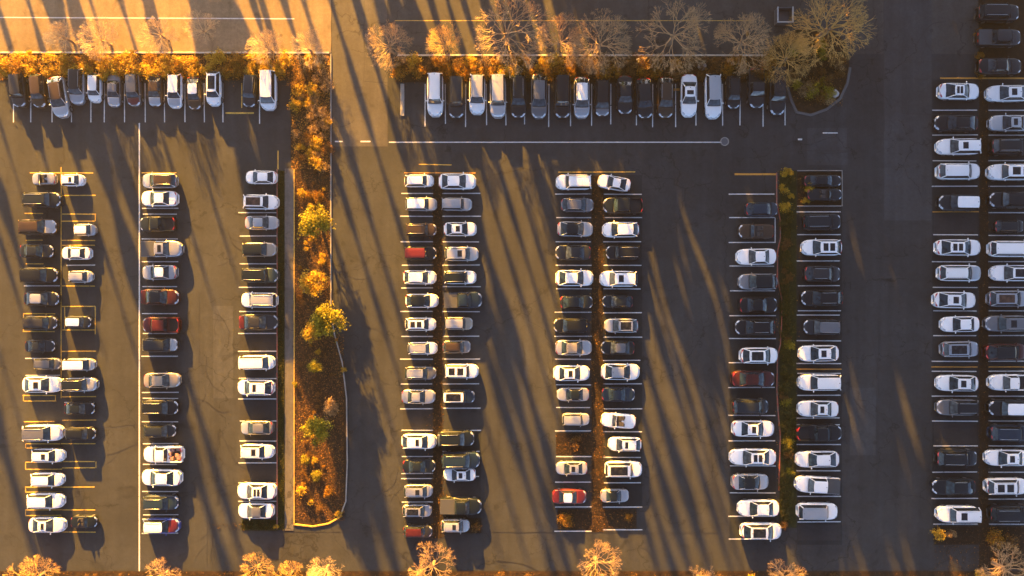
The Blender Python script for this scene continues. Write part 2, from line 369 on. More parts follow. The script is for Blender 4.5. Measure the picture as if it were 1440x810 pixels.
        out.append(('bed_liner', m.mesh(k + '_liner', [M_trim]), None, None, 0))
        m = MB(); m.box((xm, 0, 1.185), (ln - .02, 2*w - .04, .05), 0, .985)
        out.append(('bed_cover', m.mesh(k + '_cover', [M_cover]), None, None, 'cover'))
    # lamps, mirrors, wheels
    for s in (-1, 1):
        m = MB(); rows = []
        for a in range(4):
            x = lerp(.405*L, .487*L, a/3); y1 = wp(x)*.97; y0 = y1 - lerp(.20, .34, a/3)
            rows.append([(x, s*lerp(y0, y1, e), top(x, lerp(y0, y1, e)) + .02 - (.10 if e == 1 else 0)) for e in (0, .4, .8, 1)])
        rows.append([(p[0] + .03, p[1], p[2] - .14) for p in rows[-1]])
        m.grid(rows); out.append(('headlight', m.mesh(k + '_hl', [M_head], True), None, None, 0))
        m = MB(); rows = []
        for a in range(3):
            x = lerp(-.445*L, -.488*L, a/2); y1 = wp(x)*.985; y0 = y1 - lerp(.10, .34, a/2)
            zz = (lambda x, y: top(x, y)) if not pick else (lambda x, y: 1.13)
            rows.append([(x, s*lerp(y0, y1, e), zz(x, lerp(y0, y1, e)) + .02 - (.06 if e == 1 else 0)) for e in (0, .5, .85, 1)])
        rows.append([(p[0] - .05, p[1], p[2] - .26) for p in rows[-1]])
        m.grid(rows); out.append(('taillight', m.mesh(k + '_tl', [M_tail], True), None, None, 0))
        m = MB(); rows = []
        for a in range(5):
            q = -1 + 2*a/4; r = math.sqrt(max(.05, 1 - q*q))
            rows.append([(xc - .24 + .07*r*math.cos(c), s*(hw*.93 + .12 + .13*q), t['zc'] + .07 + .075*r*math.sin(c)) for c in [2*math.pi*j/8 for j in range(8)]])
        m.grid(rows, close=True); out.append(('mirror', m.mesh(k + '_mir', [None], True), 'paint', None, 0))
        for xa in (.315*L, -.305*L):
            m = MB(); rows = []
            for yy, r in ((.76, .24), (.76, .33), (.995, .335), (1.01, .30), (1.005, .22)):
                rows.append([(xa + r*math.cos(c), s*hw*yy, .34 + r*math.sin(c)) for c in [2*math.pi*j/16 for j in range(16)]])
            i = m.grid(rows, 0, close=True)
            rows = [[(xa + r*math.cos(c), s*hw*yy, .34 + r*math.sin(c)) for c in [2*math.pi*j/10 for j in range(10)]] for yy, r in ((1.006, .22), (.975, .08), (1.0, .06), (1.0, .001))]
            m.grid(rows, 1, close=True)
            out.append(('wheel', m.mesh(k + '_wheel', [M_tyre, M_rim], True), None, None, 0))
    return out
PROTO = {k: make_proto(k) for k in T}
for k in PROTO:
    for nm, me, slot, par, flag in PROTO[k]:
        if not me.materials: me.materials.append(None)

# photo pixel x, y of the middle, length in pixels, type, heading, colour, features
CARS = {
'A': '''25 127 46 suv D charcoal t5|53 127 47 hatch D brown t6|83 136 57 suv D silver rr:brown t9|108 121 50 suv D silver br|132 123 40 hatch D white|159 127 45 sedan D grey hd:silver
187 125 47 hatch D grey hd:red t3|217 126 46 sedan D brown hd:silver|245 127 48 wagon D white hd:silver|272 130 46 sedan D brown rr:white t2|300 124 48 hatch D white pano|351 127 46 suv D charcoal t-4|377 127 54 van D white''',
'B': '''612 133 60 suv D white|642 137 58 suv D charcoal|671 132 56 suv D white rr:silver|700 135 60 suv D silver|729 135 60 wagon D black|758 135 62 suv D grey|791 136 60 suv D black|818 137 57 suv D silver rr:white
847 137 52 hatch D black hd:grey|879 133 53 sedan D black|906 138 56 suv D black t3|936 137 57 suv D brown|969 134 59 sedan D white sr|1003 135 62 suv D white rr:silver|1032 129 46 hatch D black|1064 124 56 pickup D black|1093 128 68 suv D black pano''',
'C': '''59 251 34 roadster L silver|60 281 50 suv R black|52 319 52 wagon R brown hd:silver|50 353 46 sedan R charcoal|55 387 51 suv R black|57 420 48 sedan R charcoal rr:silver|56 454 46 hatch R charcoal|54 487 41 coupe R charcoal
65 512 36 hatch R grey|58 541 53 sedan R white sr|60 609 54 suv R white rr:grey|66 641 45 hatch R white sr|65 675 45 hatch R white|63 705 50 wagon R white|65 739 50 coupe R white sr''',
'D': '''101 253 30 hatch R white sr|118 323 28 hatch R silver rr:white|105 356 42 sedan L white|112 389 32 hatch R silver|108 453 36 hatch R charcoal rr:white|111 513 41 van R silver rr:white|112 541 46 suv R silver br|110 575 42 sedan R black|112 610 42 hatch R black|116 735 36 roadster R black''',
'E': '''223 254 49 wagon L silver rr:brown|223 279 51 sedan L white|221 315 50 pickup L black|227 350 57 pickup R silver cover sr|223 383 49 sedan L silver rr:white|224 418 53 sedan R maroon br|226 457 52 pickup L maroon|225 485 48 hatch R charcoal hd:silver
227 535 50 sedan R beige|225 573 50 suv R black|224 606 45 hatch R charcoal|229 639 55 pickup L white load|226 672 56 sedan L white|226 707 49 suv R navy|226 740 50 wagon R blue rr:white hd:red''',
'F': '''366 249 44 sedan L white|366 284 49 suv R white bronze|367 313 46 sedan R silver|364 351 47 suv R beige br|366 387 50 suv R green br|364 422 50 suv L white rr:silver|363 453 54 sedan R charcoal boot:maroon|361 510 48 van R white
359 545 51 suv L white sr|360 602 46 sedan L grey hd:silver|361 635 47 suv R white sr|360 691 54 sedan L white two|359 719 50 sedan L white rr:grey''',
'G': '''589 254 41 hatch R white|592 287 44 suv R silver rr:white|592 323 43 suv R brown|591 356 45 suv R black rr:red|590 390 46 suv R white rr:white|593 423 46 suv R white br|591 456 43 hatch R white two|594 490 41 suv R white rr:silver
591 525 44 wagon R grey rr:silver|588 558 47 sedan R silver|589 621 49 suv R white sr|589 656 46 sedan R black|588 691 40 hatch R silver sr|586 719 41 hatch R silver pano|587 748 41 hatch R charcoal rr:maroon''',
'H': '''643 255 52 sedan R white|642 287 43 suv R silver|647 322 46 sedan R white sr|649 357 47 suv R silver sr|647 390 45 suv R white br|651 422 54 pickup R navy cover|645 455 39 suv R beige rr:silver|642 488 39 hatch R grey rr:brown
649 522 47 suv R white two|645 558 45 suv R navy rr:white pano|641 617 52 suv R black|648 647 54 suv R navy|646 668 45 sedan L white sr w1.65|648 712 59 pickup R black cover|640 740 40 hatch R silver sr''',
'I': '''807 256 50 suv L white|812 288 46 suv R grey|809 322 50 sedan R silver br|806 355 50 sedan L charcoal|808 391 53 sedan R white|811 425 46 sedan R black|803 458 49 suv L black|807 489 51 sedan R silver rr:beige
804 525 51 sedan R white sr|806 555 45 sedan L silver br|810 590 38 suv R silver|804 659 44 sedan L silver sr|801 699 48 sedan R red rr:white''',
'J': '''864 257 46 coupe L white t-9|876 289 56 pickup L black|873 323 51 suv L white|876 355 48 suv L black|870 392 52 suv L white rr:white sr|869 424 43 sedan L black|874 458 47 suv L silver pano|869 489 47 sedan L black rr:grey
873 523 54 sedan R white rr:silver|870 555 47 sedan R navy|870 592 48 roadster L white t-5|879 625 46 suv L white sr|877 660 52 suv R white pano|865 698 40 sedan R silver br''',
'K': '''1072 294 46 suv R navy|1064 325 49 roadster L brown|1064 361 55 sedan L white|1066 396 54 suv L grey br|1067 429 54 sedan R black|1062 460 56 suv L black|1068 500 53 suv R white pano|1060 533 61 sedan R maroon
1056 572 51 hatch R charcoal|1060 603 59 sedan R white sr|1059 643 64 sedan L white two|1056 678 52 sedan R silver br|1067 715 57 sedan L white|1071 747 57 suv R white pano''',
'L': '''1158 254 54 sedan R black w1.5|1161 273 50 roadster R black w1.5|1156 312 53 suv R black|1156 348 55 suv L white two|1157 385 52 suv R charcoal|1156 419 58 suv L black|1156 460 51 suv L charcoal rr:grey|1152 497 55 sedan L white sr
1153 538 59 suv L white|1151 575 56 sedan L white sr|1152 609 64 pickup R black|1150 646 60 sedan L white|1150 682 61 pickup L white cover t-3|1150 719 56 suv R white rr:silver''',
'M': '''1350 128 58 coupe R white two|1345 173 60 sedan L black|1349 206 61 wagon L white sr|1349 241 60 suv R white|1348 285 55 suv L black rr:white|1349 348 64 sedan R white two|1351 384 61 wagon R white hd:silver|1344 422 60 sedan R white sr
1351 456 52 sedan L white|1351 491 52 suv R silver pano|1347 539 57 sedan L white sr|1347 573 57 wagon L grey br|1346 644 58 suv R black|1342 685 60 sedan L black|1347 723 57 suv L white sr''',
'N': '''1418 131 58 sedan L white sr|1421 173 57 sedan L silver sr|1423 206 58 suv R black|1420 242 59 suv L white two|1421 281 60 suv L black|1421 318 42 hatch R black|1421 350 58 van R white|1424 384 58 sedan L white pano|1420 420 58 wagon R silver bronze
1416 455 60 suv L grey sr|1415 495 60 suv R maroon br|1421 538 58 pickup L white|1419 574 58 suv L black rr:white|1421 609 57 suv R navy|1416 644 58 sedan L white sr|1416 684 58 suv R white two|1421 722 58 suv R black''',
'O': '''1404 18 58 suv R black|1405 53 62 pickup R charcoal cover|1407 93 62 sedan R black'''}
ROW = {'A':'in top left hedge row','B':'in top middle hedge row','C':'in the leftmost column','D':'in the yellow-striped second column','E':'beside the long white line',
       'F':'facing the pale walkway','G':'left of first leafy median','H':'right of first leafy median','I':'left of second leafy median','J':'right of second leafy median',
       'K':'left of green hedge strip','L':'right of green hedge strip','M':'left of far-right median','N':'along the right edge','O':'in the top right corner'}
ORD = ['first','second','third','fourth','fifth','sixth','seventh','eighth']
def parse(row):
    res = []
    for s in CARS[row].replace('\n', '|').split('|'):
        w = s.split(); d = dict(x=float(w[0]), y=float(w[1]), n=float(w[2]), k=w[3], dir=w[4], col=w[5], t=0, w=None, f=set(), rr=None, hd=None, boot=None)
        for q in w[6:]:
            if q[:3] == 'rr:': d['rr'] = q[3:]
            elif q[:3] == 'hd:': d['hd'] = q[3:]
            elif q[:5] == 'boot:': d['boot'] = q[5:]
            elif q[0] == 't' and q[1] in '-0123456789': d['t'] = float(q[1:])
            elif q[0] == 'w' and q[1].isdigit(): d['w'] = float(q[1:])
            else: d['f'].add(q)
        res.append(d)
    return res
def looks(d):
    ft = []
    if 'br' in d['f']: ft.append('black roof')
    if d['rr'] and d['rr'] != d['col']: ft.append(d['rr'] + ' roof')
    if d['hd']: ft.append(d['hd'] + ' hood')
    if d['boot']: ft.append(d['boot'] + ' boot')
    if 'sr' in d['f']: ft.append('dark sunroof')
    if 'pano' in d['f']: ft.append('long glass roof')
    if 'two' in d['f']: ft.append('two dark roof panels')
    if 'bronze' in d['f']: ft.append('bronze glass roof')
    if 'cover' in d['f']: ft.append('covered bed')
    if 'load' in d['f']: ft.append('a loaded open bed')
    ft = ft[:2]
    plain = d['col'] + ' ' + KINDTXT[d['k']]
    if not ft: return ('all-' if d['k'] not in ('roadster', 'pickup') else '') + plain
    return plain + ' with ' + ' and '.join(ft)
def short(d):
    return d['col'] + ' ' + KINDTXT[d['k']].replace('open-top ', '')
seen = {}
for row in CARS:
    ds = parse(row)
    lk = [looks(d) for d in ds]
    vert = row in 'AB'
    for i, d in enumerate(ds):
        lab = lk[i] + ' ' + ROW[row]
        same = [j for j in range(len(ds)) if lk[j] == lk[i]]
        if len(same) > 1:
            def nb(j, o): return short(ds[j+o]) if 0 <= j+o < len(ds) else None
            done = False
            for o, wd in ((-1, 'right of' if vert else 'below'), (1, 'left of' if vert else 'above')):
                me = nb(i, o)
                if me and sum(nb(j, o) == me for j in same) == 1:
                    lab += ', %s %s' % (wd, me); done = True; break
            if not done:
                r = same.index(i)
                lab += ', %s such from %s' % (ORD[r], 'left' if vert else 'top')
        assert lab not in seen, lab
        assert 4 <= len(lab.split()) <= 16, lab
        seen[lab] = 1; d['label'] = lab
        k = rnd.choice([d['k']] + [v for v in BASE if BASE[v] == d['k']]); t = T[k]
        if d['k'] == 'pickup' and 'load' in d['f']: k = 'pickup'; t = T[k]
        ln = d['n']/S * (1 - .9/H); wd = d['w'] or max(1.5, min(2.05, ln*.425))
        if ln < 3.6 and not d['w']: wd = max(1.5, ln*.46)
        sc = (ln/t['L'], wd/t['W'], min(1.06, max(.82, (ln/t['L'] + wd/t['W'])/2)))
        ang = {'D': -90, 'R': 0, 'L': 180}[d['dir']] + d['t'] + rnd.uniform(-.9, .9)
        X, Y = P(d['x'], d['y'], .9)
        root = bpy.data.objects.new({'pickup': 'pickup_truck', 'van': 'parked_van'}.get(d['k'], 'parked_car'), None)
        C.objects.link(root); root.location = (X, Y, .004); root.rotation_euler[2] = R(ang); root.scale = sc; root.empty_display_size = .5
        tag(root, lab, {'pickup': 'pickup truck', 'van': 'van'}.get(d['k'], 'car'), 'cars parked in the lot')
        pm = rnd.choice(PAINT[d['col']]); wsm = rnd.choice(M_ws); f = d['f']
        slot = {'paint': pm, 'hood': PAINT[d['hd']][0] if d['hd'] else pm, 'roof': PAINT['black'][0] if 'br' in f else (PAINT[d['rr']][0] if d['rr'] else pm),
                'ws': wsm, 'ws2': M_ws[2], 'sr': M_brownglass if 'bronze' in f else M_roofglass, 'seat': M_seat}
        rf = None
        for nm, me, sl, par, flag in PROTO[k]:
            if flag in ('sr', 'pano', 'two', 'cover') and flag not in f and not (flag == 'pano' and 'bronze' in f): continue
            if flag == 'rail' and (d['x']*7 + d['y']*3) % 5 < 2: continue
            o = link(nm, me, rf if par == 'roof' else root)
            if nm == 'roof': rf = o
            if sl:
                o.material_slots[0].link = 'OBJECT'; o.material_slots[0].material = slot[sl]
                if nm == 'boot_lid' and d['boot']: o.material_slots[0].material = PAINT[d['boot']][0]
            if nm == 'roof' and (d['rr'] or 'br' in f): o['label'] = ('black' if 'br' in f else d['rr']) + ' roof'
            if nm == 'hood' and d['hd']: o['label'] = d['hd'] + ' hood'
        if 'load' in f:
            m = MB(); q = random.Random(3)
            for j in range(9): m.box((q.uniform(-2.3, -.9), q.uniform(-.6, .6), .9), (q.uniform(.3, .7), q.uniform(.2, .5), q.uniform(.2, .4)), 0, .9)
            o = link('timber_load', m.mesh('load', [M_load]), None, (X, Y, .004), R(ang), sc); tag(o, 'pinkish load lying in the white pickup bed', 'cargo')

# ------------------------------------------------------------------ ground
def sheet(name, poly, z, m, bevel=None):
    b = MB(); b.face([(*P(x, y), z) for x, y in poly]); return b.mesh(name, [m])
def rect(x0, y0, x1, y1): return [(x0, y0), (x0, y1), (x1, y1), (x1, y0)]
g = MB(); g.face([(-115, -95, 0), (115, -95, 0), (115, 100, 0), (-115, 100, 0)])
struct('parking_lot', g.mesh('parking_lot', [M_asph]))
struct('road', sheet('road', rect(-500, -600, 466, 74), .004, M_roadglow))  # sunlit stretch, part of its glow painted into the asphalt
b = MB(); b.face([(*P(x, y), .004) for x, y in rect(546, -600, 1940, 76)]); struct('road', b.mesh('road', [M_road]))
struct('driveway', sheet('driveway', rect(467, -600, 545, 206), .004, M_drive))
b = MB()
for r_ in (rect(1243, -300, 1310, 310), rect(1135, 180, 1192, 232)): b.face([(*P(x, y), .0062) for x, y in r_])
b.face([(*P(x, y), .0062) for x, y in rect(1195, 545, 1232, 640)]); b.face([(*P(x, y), .0062) for x, y in rect(300, 430, 328, 560)])
struct('asphalt_patches', b.mesh('patches', [M_patch]))
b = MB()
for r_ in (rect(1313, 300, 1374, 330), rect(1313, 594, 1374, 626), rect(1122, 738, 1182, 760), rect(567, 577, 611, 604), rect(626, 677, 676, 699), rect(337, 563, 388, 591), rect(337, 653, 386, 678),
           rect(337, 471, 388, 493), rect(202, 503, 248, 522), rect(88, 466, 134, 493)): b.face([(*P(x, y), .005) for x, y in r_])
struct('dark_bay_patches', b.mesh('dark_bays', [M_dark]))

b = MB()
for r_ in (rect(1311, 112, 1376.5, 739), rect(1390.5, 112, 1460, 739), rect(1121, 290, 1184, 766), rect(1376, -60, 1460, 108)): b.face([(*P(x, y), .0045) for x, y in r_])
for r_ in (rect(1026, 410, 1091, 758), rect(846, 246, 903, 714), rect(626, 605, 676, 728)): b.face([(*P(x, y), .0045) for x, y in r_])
struct('painted_bay_shade', b.mesh('painted_bay_shade', [M_bayshade]))  # dark sheets that paint in the shade among the parked cars

# painted lines
def line(b, x0, y0, x1, y1, w, z=.009):
    a = Vector((*P(x0, y0), 0)); c = Vector((*P(x1, y1), 0)); d = (c - a); n = Vector((-d.y, d.x, 0)).normalized()*w/2
    k = max(1, int(d.length/2)); rows = [[(*(a + d*j/k + n).xy, z), (*(a + d*j/k - n).xy, z)] for j in range(k+1)]; b.grid(rows)
wl, yl, ol = MB(), MB(), MB()
LW = .125
def bays(b, xs, ys, jit=1.5):
    for y in ys: line(b, xs[0] + rnd.uniform(-jit, jit), y, xs[1] + rnd.uniform(-jit, jit), y + rnd.uniform(-.4, .4), LW)
bays(wl, (35, 83), (402, 504, 528)); bays(yl, (35, 60), (300, 338, 371)); bays(yl, (33, 78), (441, 466, 556, 564, 593)); bays(yl, (36, 86), (624, 630, 650, 660, 685, 692, 717, 725))
bays(yl, (87, 134), (275, 301, 311, 338, 345, 402, 431, 464, 494, 533, 558, 591, 624, 649, 658, 685, 717, 748)); bays(wl, (92, 134), (373, 566)); bays(yl, (42, 131), (243,), 0)
for x, y0, y1 in ((134, 301, 311), (135, 649, 658), (33, 556, 564), (78, 556, 564), (36, 624, 630), (36, 650, 660), (36, 685, 692), (36, 717, 725), (33, 441, 466), (91, 431, 464), (134, 431, 470), (86, 235, 560)): line(yl, x, y0, x, y1, LW*.8)
bays(wl, (200, 250), (293, 301, 336, 368, 403, 441, 469, 501, 552, 560, 593, 624, 653, 691, 724, 730, 750)); bays(yl, (200, 247), (243,))
bays(wl, (336, 390), (371, 404, 438, 469, 494, 532, 561, 592, 620, 651, 679, 705, 332, 299))
bays(wl, (564, 612), (272, 304, 340, 373, 405, 438, 473, 505, 540, 575, 605, 642, 666, 673, 706)); bays(wl, (621, 675), (272, 304, 340, 373, 403, 438, 473, 505, 540, 574, 605, 635, 670)); bays(ol, (568, 668), (243,))
line(yl, 589, 231, 635, 232, LW)
bays(wl, (781, 832), (273, 306, 340, 373, 406, 439, 473, 505, 541, 573, 606, 642, 678, 713, 747)); bays(wl, (846, 902), (273, 306, 340, 373, 406, 440, 474, 507, 540, 575, 607, 643, 679, 713, 745)); bays(yl, (785, 893), (242,))
bays(wl, (1025, 1090), (273, 306, 341, 374, 409, 444, 476, 510, 545, 584, 620, 655, 693, 726, 758)); line(ol, 1033, 245, 1092, 245, .24); line(wl, 1090, 306, 1090, 341, LW)
bays(wl, (1121, 1182), (290, 298, 330, 367, 402, 437, 443, 479, 511, 525, 556, 588, 597, 625, 662, 698, 734)); bays(ol, (1119, 1182), (519,))
bays(wl, (1311, 1374), (155, 190, 226, 262, 330, 368, 404, 437, 472, 508, 522, 557, 592, 627, 664, 701, 737)); bays(ol, (1311, 1376), (298, 516))
bays(wl, (1387, 1450), (155, 190, 226, 262, 299, 331, 368, 404, 437, 472, 508, 522, 557, 592, 627, 664, 702, 737)); bays(ol, (1387, 1450), (516,)); line(ol, 1322, 110, 1450, 110, .2)
for x in (19, 43.5, 73, 101, 128, 147, 175, 204, 231, 260, 287, 313.5, 365): line(wl, x, 117, x + rnd.uniform(-.5, .5), 172 if x < 350 else 174, LW)
line(yl, 317, 159, 357, 159, .22); line(yl, 340, 117, 340, 152, LW)
for x in (598, 626, 655, 684, 711, 738, 772, 802, 832, 859, 895, 918, 950, 979, 1016, 1041, 1073, 1104): line(wl, x, 118, x + rnd.uniform(-.5, .5), 175 + rnd.uniform(-2, 4), LW)
line(ol, 946, 126, 960, 126, .3)
line(wl, 196, 173, 196, 815, .16); line(wl, 547, 200, 1015, 200, .12); line(wl, 471, 199, 482, 199, .16); line(wl, 507, 199, 521, 199, .16)
line(wl, -10, 24.5, 218, 25.5, .13); line(wl, 222, 25.5, 414, 26.5, .13); line(yl, 555, 29, 1060, 29, .09)
line(wl, 1157, 187, 1178, 187, .13); line(wl, 1122, 196, 1128, 196, .2); line(yl, 391, 212, 391, 238, .14)
struct('white_line_markings', wl.mesh('white_lines', [M_white])); struct('yellow_line_markings', yl.mesh('yellow_lines', [M_yellow])); struct('orange_line_markings', ol.mesh('orange_lines', [M_orange]))

# cracks and tar seams
ck = MB()
def crack(x, y, ang, n, w=.06, wig=.5, step=9):
    pts = [(x, y)]
    for j in range(n):
        ang += rnd.uniform(-wig, wig); x += math.cos(ang)*step; y += math.sin(ang)*step; pts.append((x, y))
    rows = []
    for j, (a, c) in enumerate(pts):
        p = pts[max(0, j-1)]; q = pts[min(len(pts)-1, j+1)]; d = Vector((q[0]-p[0], p[1]-q[1])); nn = Vector((-d.y, d.x)).normalized()*w/2*rnd.uniform(.5, 1.4)
        X, Y = P(a, c); rows.append([(X + nn.x, Y + nn.y, .007), (X - nn.x, Y - nn.y, .007)])
    ck.grid(rows)
def seam(x0, y0, x1, y1, w=.11):
    d = math.hypot(x1-x0, y1-y0); n = max(2, int(d/18)); a = math.atan2(y1-y0, x1-x0)
    rows = []; nx, ny = -math.sin(a), math.cos(a)
    for j in range(n+1):
        q = j/n; o = rnd.uniform(-.7, .7); X, Y = P(lerp(x0, x1, q) + nx*o, lerp(y0, y1, q) + ny*o); ww = w*rnd.uniform(.5, 1.2)/2
        rows.append([(X + nx*ww, Y - ny*ww, .0075), (X - nx*ww, Y + ny*ww, .0075)])
    ck.grid(rows)
for s in ((1243, 0, 1243, 185), (1243, 185, 1243, 330, .05), (1192, 120, 1192, 210), (1269, 60, 1269, 160), (1269, 88, 1318, 86), (1268, 160, 1330, 161), (280, 410, 280, 620, .05), (290, 640, 292, 800, .05), (558, 75, 556, 250, .05),
          (395, 748, 1010, 750), (0, 270, 40, 270, .05), (700, 430, 702, 760, .06), (920, 300, 922, 520, .05), (1180, 735, 1180, 800, .06), (725, 250, 726, 420, .05), (950, 200, 952, 330, .05), (1236, 420, 1234, 700, .06), (1290, 420, 1330, 422),
          (1104, 212, 1192, 212), (1104, 225, 1157, 225, .06), (466, 0, 466, 75, .12), (545, 0, 545, 75), (512, 0, 512, 115, .06), (512, 115, 545, 116), (1030, 340, 1032, 520, .04), (480, 520, 482, 700, .04), (1000, 560, 1002, 790, .05)): seam(*s)
for x, y, a, n in ((480, 290, 1.2, 6), (482, 300, .1, 5), (478, 380, .3, 5), (486, 410, 1.4, 8), (488, 450, 1.0, 7), (500, 470, 2.2, 6), (500, 520, .3, 6), (505, 600, 1.5, 8), (700, 330, 1.4, 7), (715, 420, 1.7, 9), (735, 480, 1.5, 10), (690, 600, 1.6, 9),
                   (300, 440, .4, 6), (290, 500, 1.3, 7), (275, 560, .1, 6), (310, 610, 1.4, 9), (335, 355, 2.4, 4), (320, 320, 1.5, 7), (760, 660, .2, 5), (740, 690, 1.4, 6), (935, 340, 1.5, 9), (945, 310, .2, 7), (960, 420, 1.5, 9), (930, 600, 1.2, 7), (955, 655, 1.6, 9),
                   (1215, 300, 1.4, 8), (1250, 410, .1, 7), (1225, 470, 1.5, 7), (1210, 640, 1.5, 8), (1240, 520, .2, 8), (1262, 545, .1, 6), (1290, 60, -.6, 6), (1300, 50, .9, 6), (1285, 110, .2, 7), (1200, 560, 1.5, 7), (1145, 190, 1.4, 5), (1150, 215, .3, 5), (1005, 215, 1.5, 6),
                   (560, 780, .1, 7), (400, 790, .05, 10), (300, 740, 1.3, 6), (700, 790, .1, 9), (900, 770, .1, 9), (1220, 760, .2, 9), (560, 660, 1.5, 7), (150, 640, .2, 6), (30, 690, -.5, 6), (150, 400, 1.4, 7), (830, 205, .1, 5), (855, 180, 1.4, 4), (610, 760, .1, 10), (655, 765, 1.2, 5)):
    crack(x, y, a, n, .11)
    if rnd.random() < .7: crack(x + rnd.uniform(-8, 20), y + rnd.uniform(-5, 25), a + rnd.choice((-1, 1))*rnd.uniform(.7, 1.4), n//2 + 1, .05)
for j in range(50): crack(rnd.uniform(0, 1440), rnd.uniform(180, 805), rnd.choice((0.1, 1.5, 1.7)) + rnd.uniform(-.3, .3), rnd.randint(3, 9), .06, .45)
struct('tar_cracks', ck.mesh('cracks', [M_tar]))

# beds and kerbs
def kerb(name, pts, m, w=.18, h=.13, closed=False):
    b = MB(); pp = [Vector(P(x, y)) for x, y in pts]; rows = []
    for j, p in enumerate(pp):
        q0 = pp[j-1] if (j or closed) else p; q1 = pp[(j+1) % len(pp)] if (j < len(pp)-1 or closed) else p
        d = (q1 - q0).normalized(); n = Vector((-d.y, d.x))*w/2
        rows.append([(*(p+n), 0), (*(p+n), h-.02), (*(p+n*.8), h), (*(p-n*.8), h), (*(p-n), h-.02), (*(p-n), 0)])
    if closed: rows.append(rows[0])
    i = b.grid(rows)
    if not closed: b.ngon([i+j for j in range(6)]); b.ngon([i + (len(rows)-1)*6 + j for j in reversed(range(6))])
    return struct(name, b.mesh(name, [m]))
def dense(pts, step=12):
    out = []
    for (x0, y0), (x1, y1) in zip(pts, pts[1:]):
        n = max(1, int(math.hypot(x1-x0, y1-y0)/step)); out += [(lerp(x0, x1, j/n), lerp(y0, y1, j/n)) for j in range(n)]
    return out + [pts[-1]]
bedA = rect(-300, 76, 410, 113)
bedBed = [(409, 76), (409, 237), (414, 237), (414, 735), (440, 739), (462, 735), (478, 725), (486, 705), (488, 650), (487, 560), (481, 510), (470, 470), (465, 440), (465, 76)]
bedB = [(556, 79), (556, 116), (1104, 116), (1112, 140), (1120, 157), (1140, 161), (1162, 153), (1180, 138), (1190, 118), (1194, 90), (1190, 60), (1170, 44), (1120, 42), (1090, 60), (1075, 79)]
for nm, pl, m in (('planting_bed', bedA, M_soil), ('planting_bed', bedBed, M_soil), ('planting_bed', bedB, M_soil), ('planting_bed', rect(1096, 240, 1120, 742), M_grassy), ('grass_verge', rect(390, 240, 400, 745), M_grassy), ('grass_verge', rect(340, 731, 389.5, 746), M_grassy),
                  ('median_strip', rect(609, 247, 622, 757), M_mulch), ('median_strip', rect(832, 247, 848, 748), M_mulch), ('median_strip', rect(1377, 112, 1390, 800), M_mulch),
                  ('mulch_bay', rect(784, 716, 831.5, 745), M_mulch), ('mulch_bay', rect(848.5, 716, 895, 743), M_mulch), ('mulch_bay', rect(782, 609, 831.5, 640), M_mulch), ('mulch_bay', rect(1313, 740, 1376.5, 766), M_mulch), ('mulch_bay', rect(1390.5, 740, 1440, 800), M_mulch),
                  ('mulch_bay', rect(622.5, 728, 677, 750), M_mulch), ('mulch_bay', rect(1121, 242, 1184, 289), M_mulch), ('planting_bed', rect(-300, 803, 1900, 1000), M_soil), ('planting_bed', rect(1376, -60, 1460, 109), M_mulch)):
    struct(nm, sheet(nm, pl, .012 if nm in ('mulch_bay', 'median_strip') else .05, m))
struct('walkway', sheet('walkway', rect(400.5, 237, 413, 746), .06, M_conc))
kerb('kerb', dense([(-300, 74), (463, 74.5)]), M_kerbpale, .2); kerb('kerb', dense([(559, 78), (1076, 78)]), M_kerbpale, .2)
kerb('kerb', dense([(465.5, 76), (465.5, 440), (470.5, 470), (481.5, 510), (487.5, 560), (488.5, 650), (486.5, 705), (478.5, 725.5)]), M_kerb, .16)
kerb('yellow_kerb', dense([(478, 727), (462, 736), (440, 740), (413.5, 737)]), M_yellow, .2)
kerb('kerb', dense([(414, 737), (414, 238)]), M_yellow, .12)
kerb('kerb', dense([(1106, 120), (1112, 141), (1120, 158), (1140, 162), (1162, 154), (1181, 139), (1191, 118), (1195, 95)]), simple('dark_kerb', (.09, .088, .085), .8), .35)
kerb('red_kerb', dense([(390, 238), (390, 744)]), M_red, .14); kerb('red_kerb', dense([(1092, 243), (1092, 285), (1097, 310), (1097, 335), (1093, 355), (1093, 392), (1099, 420), (1099, 450), (1097, 485), (1093, 500), (1092, 545), (1094, 580), (1097, 612), (1095, 690)], 8), M_red, .14)
kerb('kerb', dense([(566, 118), (566, 163)]), M_kerb, .5, .1); kerb('kerb', dense([(1121, 240), (1184, 240), (1184, 289.5), (1122, 289.5)]), M_kerb, .12, .1)

